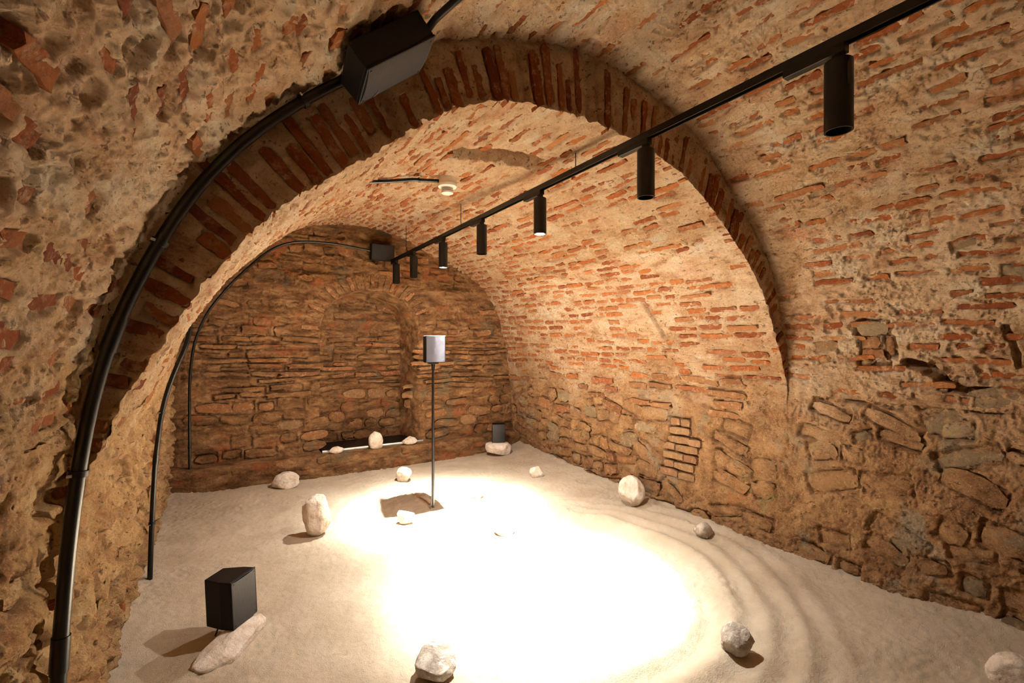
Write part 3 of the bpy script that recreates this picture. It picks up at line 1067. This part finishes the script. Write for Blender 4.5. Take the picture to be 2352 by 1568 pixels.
rock('small grey-veined rock on the lit sand, in front of the stand pole', (1.26, 3.79), (.145, .12, .12), 29, M_ROCK_G, CR, 6)
rock('half-buried white rock with a sharp edge in the brightest sand', (1.85, 3.18), (.165, .14, .13), 33, M_ROCK_W, CR, 6, (0, .3), .25)
rock('small grey and white rock beside the raked ridges by the right wall', (3.03, 2.26), (.135, .12, .125), 37, M_ROCK_G, CR, 5)
rock('dark grey rounded rock on the sand at the lower right', (2.08, 1.37), (.155, .14, .145), 41, M_ROCK_G, CR, 4)
rock('flat angular grey rock with grooves at the front edge of the sand', (.80, 2.00), (.185, .18, .105), 46, M_ROCK_G, CR + .3, 5, (.30, .1), .12, .06, (0, 0, 1))
rock('pale rock at the right edge, nearest to the front', (2.78, .58), (.20, .18, .17), 51, M_ROCK_W, CR, 4)
rock('long pale slab of rock propping up the near floor speaker', (.018, 2.685, .02), (.42, .19, .125), 55, M_ROCK_W, math.radians(50), 4, (0, -.03), .10, .06)
# on the plinth in front of the niche
rock('tiny white rock on the ledge, left end of the niche', (1.035, 5.505, NZ0 - .01), (.16, .08, .085), 61, M_ROCK_W, 0, 6, (0, 0), .04)
rock('upright pale rock on the ledge in the middle of the niche', (1.47, 5.505, NZ0 - .01), (.165, .10, .215), 66, M_ROCK_W, 0, 5, (0, 0), .04, .05)
rock('small jagged white rock on the ledge, right end of the niche', (1.88, 5.505, NZ0 - .01), (.19, .09, .11), 71, M_ROCK_W, 0, 7, (0, 0), .04, .14)

# ------------------------------------------------------------------ niche shelf
sh = empty('niche_shelf', (1.45, 5.70, NZ0))
tag(sh, 'black board with a bright metal edge strip lying in the foot of the niche', 'shelf')
MB().box((.90, 5.565, NZ0 - .005), (2.06, 6.02, NZ0 + .022)).build('board', M_BLACK, sh)
MB().box((.895, 5.555, NZ0 - .012), (2.07, 5.565, NZ0 + .026)).build('edge_strip', M_ALU, sh)

# ------------------------------------------------------------------ loudspeakers
def loudspeaker(label, M, w, wr, h, d, grille, rear_lip=True, group=None, origin=None):
    """local axes: +y out of the grille, z up, x sideways; M maps to the world, origin at the middle of the front"""
    root = empty('loudspeaker', M.translation if origin is None else origin)
    tag(root, label, 'speaker', group)
    b = MB()
    plan = [(-w / 2, -.004), (w / 2, -.004), (w / 2, -d * .38), (wr / 2, -d), (-wr / 2, -d), (-w / 2, -d * .38)]
    k = len(plan)
    b.add([(x, y, -h / 2) for x, y in plan] + [(x, y, h / 2) for x, y in plan],
          [tuple(range(k)), tuple(range(k, 2 * k))[::-1]] + [(i, i + k, (i + 1) % k + k, (i + 1) % k) for i in range(k)])
    b.build('cabinet', M_CAB, root, M, bevel=.005)
    # rim round the grille
    rim = MB()
    t = .006
    rim.box((-w / 2, -.004, h / 2 - t), (w / 2, .003, h / 2)).box((-w / 2, -.004, -h / 2), (w / 2, .003, -h / 2 + t))
    rim.box((-w / 2, -.004, -h / 2 + t), (-w / 2 + t, .003, h / 2 - t)).box((w / 2 - t, -.004, -h / 2 + t), (w / 2, .003, h / 2 - t))
    rim.build('rim', M_CAB, root, M, bevel=.001)
    # slightly bowed grille
    g = MB()
    n = 8
    xs_ = [(-w / 2 + t) + (w - 2 * t) * i / n for i in range(n + 1)]
    bow = lambda x: .002 + .008 * (1 - (2 * x / w) ** 2)
    g.add([(x, bow(x), z) for z in (-h / 2 + t, h / 2 - t) for x in xs_] + [(x, -.003, z) for z in (-h / 2 + t, h / 2 - t) for x in (xs_[0], xs_[-1])],
          [(i, i + 1, i + n + 2, i + n + 1) for i in range(n)] + [tuple(range(n, -1, -1)) + (2 * n + 2, 2 * n + 3), tuple(range(n + 1, 2 * n + 2)) + (2 * n + 5, 2 * n + 4)])
    go = g.build('grille', grille, root, M, smooth=True)
    # mark low on the grille: three upright bars, the middle one set lower
    lg = MB()
    for x, z0, z1 in ((-.010, -h * .40, -h * .30), (-.003, -h * .385, -h * .315), (.004, -h * .385, -h * .315), (.011, -h * .42, -h * .32)):
        y = bow(x)
        lg.box((x - .0014, y, z0), (x + .0014, y + .0012, z1))
    lg.build('logo', M_LOGO, go, M)
    for sx_ in (-1, 1):
        for sz_ in (-1, 1):
            sc = MB().lathe([(0, .0015), (.0035, .0015), (.0035, 0)], (0, 0, 0), 8, 'Y')
            sc.v = [(x + sx_ * (w / 2 - .016), y + bow(w / 2 - .016), z + sz_ * (h / 2 - .016)) for x, y, z in sc.v]
            sc.build('screw', M_BLACK, root, M)
    hd = MB().box((-wr / 2 + .02, -d - .006, -h * .30), (wr / 2 - .02, -d + .002, h * .18))
    hd.build('connector_plate', M_BLACK, root, M, bevel=.002)
    return root


def basis(R, p):
    return Matrix(((R[0][0], R[0][1], R[0][2], p[0]), (R[1][0], R[1][1], R[1][2], p[1]), (R[2][0], R[2][1], R[2][2], p[2]), (0, 0, 0, 1)))


def facing(nx, ny, tilt, p):
    """front normal towards (nx, ny), tilted up by tilt radians"""
    y = Vector((nx, ny, 0)).normalized() * math.cos(tilt) + Vector((0, 0, math.sin(tilt)))
    x = y.cross(Vector((0, 0, 1))).normalized()
    z = x.cross(y)
    return Matrix(((x[0], y[0], z[0], p[0]), (x[1], y[1], z[1], p[1]), (x[2], y[2], z[2], p[2]), (0, 0, 0, 1)))


near = loudspeaker('black loudspeaker tilted on the long rock slab at the lower left',
                   basis([[-0.6453, 0.7628, -0.0425], [-0.7639, -0.6451, 0.0203], [-0.0119, 0.0456, 0.9989]], (.070, 2.749, .248)), .170, .125, .235, .168, M_GRILLE)
cbl = MB().tube([(-.03, 2.78, .135), (-.045, 2.775, .11), (-.055, 2.765, .085)], .004, 8)
cbl.build('cable', M_CONDUIT, near, smooth=True)

top = loudspeaker('black loudspeaker fixed to the front vault at the top end of the thick conduit',
                  basis([[-0.0804, 0.6248, 0.7766], [-0.9898, -0.142, 0.0117], [0.1176, -0.7678, 0.6299]], (.474, 1.530, 2.446)), .190, .205, .28, .088, M_GRILLE)
# stand
stand = empty('speaker_stand', (1.587, 4.008, .03))
tag(stand, 'thin black pole stand rising from the lit sand under a small speaker', 'speaker stand')
MB().tube([(1.587, 4.008, .0), (1.587, 4.008, .75)], .0115, 14).build('lower_pole', M_BLACK, stand, smooth=True)
MB().tube([(1.587, 4.008, .70), (1.587, 4.008, 1.345)], .0095, 14).build('upper_pole', M_BLACK, stand, smooth=True)
MB().lathe([(0, 1.362), (.05, 1.362), (.05, 1.350), (.018, 1.346), (.015, 1.30), (0, 1.30)], (1.587, 4.008, 0), 20).build('top_plate', M_BLACK, stand, smooth=True)
MB().lathe([(0, -.01), (.17, -.01), (.17, .0), (.02, .006), (.016, .03), (0, .03)], (1.587, 4.008, .0), 32).build('base_plate', M_BLACK, stand, smooth=True)
MB().tube([(1.574, 3.998, 1.33), (1.571, 3.996, .9), (1.572, 3.996, .4), (1.565, 3.99, .14), (1.545, 3.975, .055)], .0035, 7).build('cable', M_CONDUIT, stand, smooth=True)
cd = Vector((-1.587, -4.008)).normalized()
ang = math.radians(16)
fx, fy = cd.x * math.cos(ang) - cd.y * math.sin(ang), cd.x * math.sin(ang) + cd.y * math.cos(ang)
loudspeaker('small speaker with a grey grille on top of the thin pole stand', facing(fx, fy, 0, (1.587 + fx * .08, 4.008 + fy * .08, 1.482)), .178, .14, .24, .165, M_GRILLE_GREY)
# far corner
zr = ground(2.97, 5.26) + .155
loudspeaker('small black speaker standing on the flat rock in the far right corner', facing(-.42, -.9, 0, (2.97, 5.25, zr + .118)), .165, .13, .24, .13, M_GRILLE)
# high on the back wall
spk = loudspeaker('dark loudspeaker mounted sideways high on the back wall at the end of the lamp rail', facing(.06, -1, -.12, (1.545, 5.465, 2.585)), .27, .22, .185, .15, M_GRILLE)
MB().box((1.50, 5.60, 2.56), (1.59, 5.70, 2.61)).build('bracket', M_BLACK, spk, bevel=.003)

# ------------------------------------------------------------------ conduits
def smooth_path(P, n=120):
    P = np.array(P, dtype=np.float64)
    d = np.concatenate([[0], np.cumsum(np.linalg.norm(np.diff(P, axis=0), axis=1))])
    t = np.linspace(0, d[-1], n)
    q = np.stack([np.interp(t, d, P[:, k]) for k in range(3)], 1)
    ker = np.exp(-.5 * (np.arange(-8, 9) / 3.2) ** 2)
    ker /= ker.sum()
    pad = np.concatenate([2 * q[:1] - q[8:0:-1], q, 2 * q[-1:] - q[-2:-10:-1]])
    return np.stack([np.convolve(pad[:, k], ker, 'valid') for k in range(3)], 1)


def conduit(label, P, r, clips, couplers=(), normal=None, name='conduit'):
    q = smooth_path(P)
    root = empty(name, tuple(q[0]))
    tag(root, label, 'conduit')
    MB().tube([tuple(x) for x in q], r, 14).build('pipe', M_CONDUIT, root, smooth=True)
    for f in couplers:
        i = int(f * (len(q) - 1))
        i = min(max(i, 2), len(q) - 3)
        MB().tube([tuple(q[i - 2]), tuple(q[i]), tuple(q[i + 2])], r * 1.16, 14).build('coupler', M_CONDUIT, root, smooth=True)
    for f in clips:
        i = min(max(int(f * (len(q) - 1)), 1), len(q) - 2)
        t = Vector(q[i + 1] - q[i - 1]).normalized()
        c = Vector(q[i])
        MB().tube([c - t * .008, c + t * .008], r * 1.28, 14).build('clip', M_BLACK, root, smooth=True)
        nrm = Vector(normal(q[i])) if normal else Vector((1, 0, 0))
        side = t.cross(nrm).normalized()
        for sg in (-1, 1):
            a = c + side * sg * r * 1.5
            MB().tube([a - nrm * r, a - nrm * r * .4], r * .25, 8).build('clip_screw', M_ALU, root, smooth=True)
    return root


def along(F, v0, v1, y, inset, n=40, yB=None):
    v = np.linspace(v0, v1, n)
    q, a, b = F(v), F(v + .01), F(v - .01)
    T = a - b
    N = np.stack([T[:, 1], -T[:, 0]], 1)
    N /= np.linalg.norm(N, axis=1, keepdims=True)
    q = q + N * inset
    return [(x, y, z) for x, z in q]


inward = lambda q: (np.array([1.4, q[1], 1.3]) - q) / np.linalg.norm(np.array([1.4, q[1], 1.3]) - q)
v_sp = 1.275
conduit('thick black conduit curving up the arch edge on the left to the vault speaker',
        along(F_OUT, 0.0, v_sp, 1.675, .045, 70)[0:] , .0175, (.47, .70, .93), (.30, .60), inward, 'conduit')
conduit('black conduit running from the ceiling speaker up towards the crown of the front vault',
        [(.555, 1.53, 2.565), (.59, 1.48, 2.625), (.66, 1.38, 2.685), (.72, 1.26, 2.715), (.80, 1.1, 2.745)], .0125, (.5,), (), inward)
def on_rear(v, y, inset):
    q = base_rear(np.array([v]), np.array([y]))[0]
    d = base_rear(np.array([v + .01]), np.array([y]))[0] - base_rear(np.array([v - .01]), np.array([y]))[0]
    N = np.array([d[2], 0, -d[0]])
    return q + N / np.linalg.norm(N) * inset
conduit('black conduit climbing the left wall in the middle, behind the arch',
        [tuple(on_rear(v, 3.63, .04)) for v in np.linspace(.11, 1.06, 50)] + [tuple(on_rear(1.085, 3.63, .0)), tuple(on_rear(1.10, 3.63, -.04))], .014, (.22, .62), (.45,), inward)
bx = along(F_BACK, .10, 1.0, 5.50, .07, 30)
bp = [(-.315, 5.50, -.02), (-.32, 5.50, .6), (-.32, 5.50, 1.2), (-.285, 5.50, 1.55), (-.18, 5.50, 1.84), (.02, 5.50, 2.13), (.26, 5.50, 2.40), (.42, 5.50, 2.55), (.62, 5.50, 2.625), (.85, 5.50, 2.64), (1.1, 5.50, 2.635), (1.40, 5.48, 2.595)]
conduit('thin black conduit in the far left corner, arching across the back wall', bp, .0125, (.15, .42, .72), (), lambda q: (0, -1, 0))
dz = lambda x, y: float(np.interp(x, base_rear(np.linspace(1, 2, 200), np.full(200, y))[:, 0], base_rear(np.linspace(1, 2, 200), np.full(200, y))[:, 2]))
conduit('short black conduit on the vault running to the smoke detector', [(.78, 3.08, dz(.78, 3.08) + .01), (.90, 3.07, dz(.90, 3.07) - .018), (1.06, 3.05, dz(1.06, 3.05) - .022), (1.25, 3.03, dz(1.25, 3.03) - .024)], .0125, (.7,), (), lambda q: (0, 0, -1))

# ------------------------------------------------------------------ smoke detector
zd = dz(1.30, 3.02) - .005
det = empty('smoke_detector', (1.30, 3.02, zd))
tag(det, 'round white smoke detector on the vault at the end of its short conduit', 'smoke detector')
C0 = (1.30, 3.02, zd)
MB().lathe([(0, .03), (.062, .03), (.062, -.030), (.058, -.034), (0, -.034)], C0, 36).build('mounting_base', M_WHITE, det, smooth=True)
MB().lathe([(0, -.034), (.066, -.034), (.068, -.042), (.064, -.056), (.044, -.062), (0, -.062)], C0, 36).build('collar', M_WHITE, det, smooth=True)
for k in range(3):
    z = -.066 - .009 * k
    MB().lathe([(0, z), (.040, z), (.040, z - .004), (0, z - .004)], C0, 30).build('vent_ring', M_WHITE, det, smooth=True)
MB().lathe([(0, -.060), (.030, -.060), (.030, -.092), (0, -.092)], C0, 24).build('sensor_core', M_BLACK, det, smooth=True)
MB().lathe([(0, -.090), (.041, -.090), (.040, -.099), (.030, -.104), (0, -.104)], C0, 30).build('cap', M_WHITE, det, smooth=True)

# ------------------------------------------------------------------ lamp rail and track lamps
RX, RZ = 1.65, 2.49
rail = empty('lamp_rail', (RX, 2.2, RZ))
tag(rail, 'slim black lamp rail running the length of the vault', 'lamp rail')
rb = MB()
rb.box((RX - .017, -1.2, RZ + .014), (RX + .017, 5.43, RZ + .020))
rb.box((RX - .017, -1.2, RZ - .010), (RX - .011, 5.43, RZ + .014)).box((RX + .011, -1.2, RZ - .010), (RX + .017, 5.43, RZ + .014))
rb.box((RX - .011, -1.2, RZ + .004), (RX + .011, 5.43, RZ + .014))
rb.build('channel', M_BLACK, rail)
for y in (-.6, 2.05, 3.55, 4.95):
    zt = dz(RX, y) if y > Y_ARCH else 2.92
    MB().tube([(RX, y, RZ + .018), (RX, y, zt + .02)], .003, 6).build('hanger', M_BLACK, rail, smooth=True)
MB().box((RX - .018, 5.43, RZ - .011), (RX + .018, 5.445, RZ + .021)).build('end_cap', M_BLACK, rail)

TUBE_L, TUBE_R = .222, .0395


def beam_profile():
    t = bpy.data.texts.get('lamp_beam_ies')
    if t is None:
        t = bpy.data.texts.new('lamp_beam_ies')
        ang = [float(a) for a in range(0, 91, 3)]
        t.write('IESNA:LM-63-2002\nTILT=NONE\n1 1000 1 %d 1 1 2 0 0 0\n1 1 0\n' % len(ang) + ' '.join('%g' % a for a in ang) + '\n0\n' + ' '.join('%.4f' % (1000 * v) for v in LAMP_BEAM) + '\n')
    return t


def track_lamp(label, y, lit, slot_turn):
    root = empty('track_lamp', (RX, y, RZ - .012))
    tag(root, label, 'track lamp', 'track lamps along the rail')
    zt = RZ - .055
    MB().box((RX - .016, y - .035, RZ - .036), (RX + .016, y + .155, RZ - .004)).build('adapter', M_BLACK, root, bevel=.002)
    MB().tube([(RX, y - .012, RZ - .036), (RX, y - .012, zt - .004)], .019, 14).build('joint', M_BLACK, root, smooth=True)
    b = MB()
    R, zb = TUBE_R, zt - TUBE_L
    b.lathe([(0, zt), (R - .004, zt), (R, zt - .004), (R, zb), (R - .005, zb), (R - .005, zb + (.012 if lit else .03)), (0, zb + (.012 if lit else .03))], (RX, y - .012, 0), 32)
    body = b.build('housing', M_BLACK, root, smooth=True)
    s_ = MB().box((-.004, -R - .0008, zt - .095), (.004, -R + .004, zt - .006))
    c, sn = math.cos(slot_turn), math.sin(slot_turn)
    s_.v = [(RX + p[0] * c - p[1] * sn, y - .012 + p[0] * sn + p[1] * c, p[2]) for p in s_.v]
    s_.build('slot', M_DARK_GLASS, body)
    zl = zb + (.010 if lit else .028)
    MB().lathe([(0, zl + .004), (R - .006, zl + .004), (R - .006, zl), (0, zl - .001)], (RX, y - .012, 0), 28).build('lens', M_LENS_ON if lit else M_DARK_GLASS, root, smooth=True)
    if lit:
        L = bpy.data.lights.new('lamp_beam', 'POINT')
        L.energy = LAMP_W
        L.color = LAMP_COLOR
        L.shadow_soft_size = .022
        L.use_nodes = True
        nt = L.node_tree
        ies = nt.nodes.new('ShaderNodeTexIES')
        ies.mode = 'INTERNAL'
        ies.ies = beam_profile()
        nt.links.new(ies.outputs[0], nt.nodes['Emission'].inputs['Strength'])
        lo_ = bpy.data.objects.new('lamp_beam', L)
        COL.objects.link(lo_)
        lo_.location = (RX, y - .012, zb - .006)
        lo_.parent = root
        lo_.matrix_parent_inverse = Matrix.Translation(root.location).inverted()
    return root


for y, lit, lab in ((.75, False, 'unlit black track lamp nearest the viewer, largest of the row'),
                    (1.55, False, 'unlit black track lamp hanging in front of the arch edge'),
                    (2.41, True, 'lit track lamp third from the front, with a glowing white lens'),
                    (3.19, False, 'unlit black track lamp between the two lit ones'),
                    (3.94, True, 'lit track lamp above the speaker stand'),
                    (4.72, False, 'unlit black track lamp second from the far end of the rail'),
                    (5.31, False, 'unlit track lamp farthest away, in front of the wall speaker')):
    track_lamp(lab, y, lit, -.45 if y < 2.9 else -1.1)
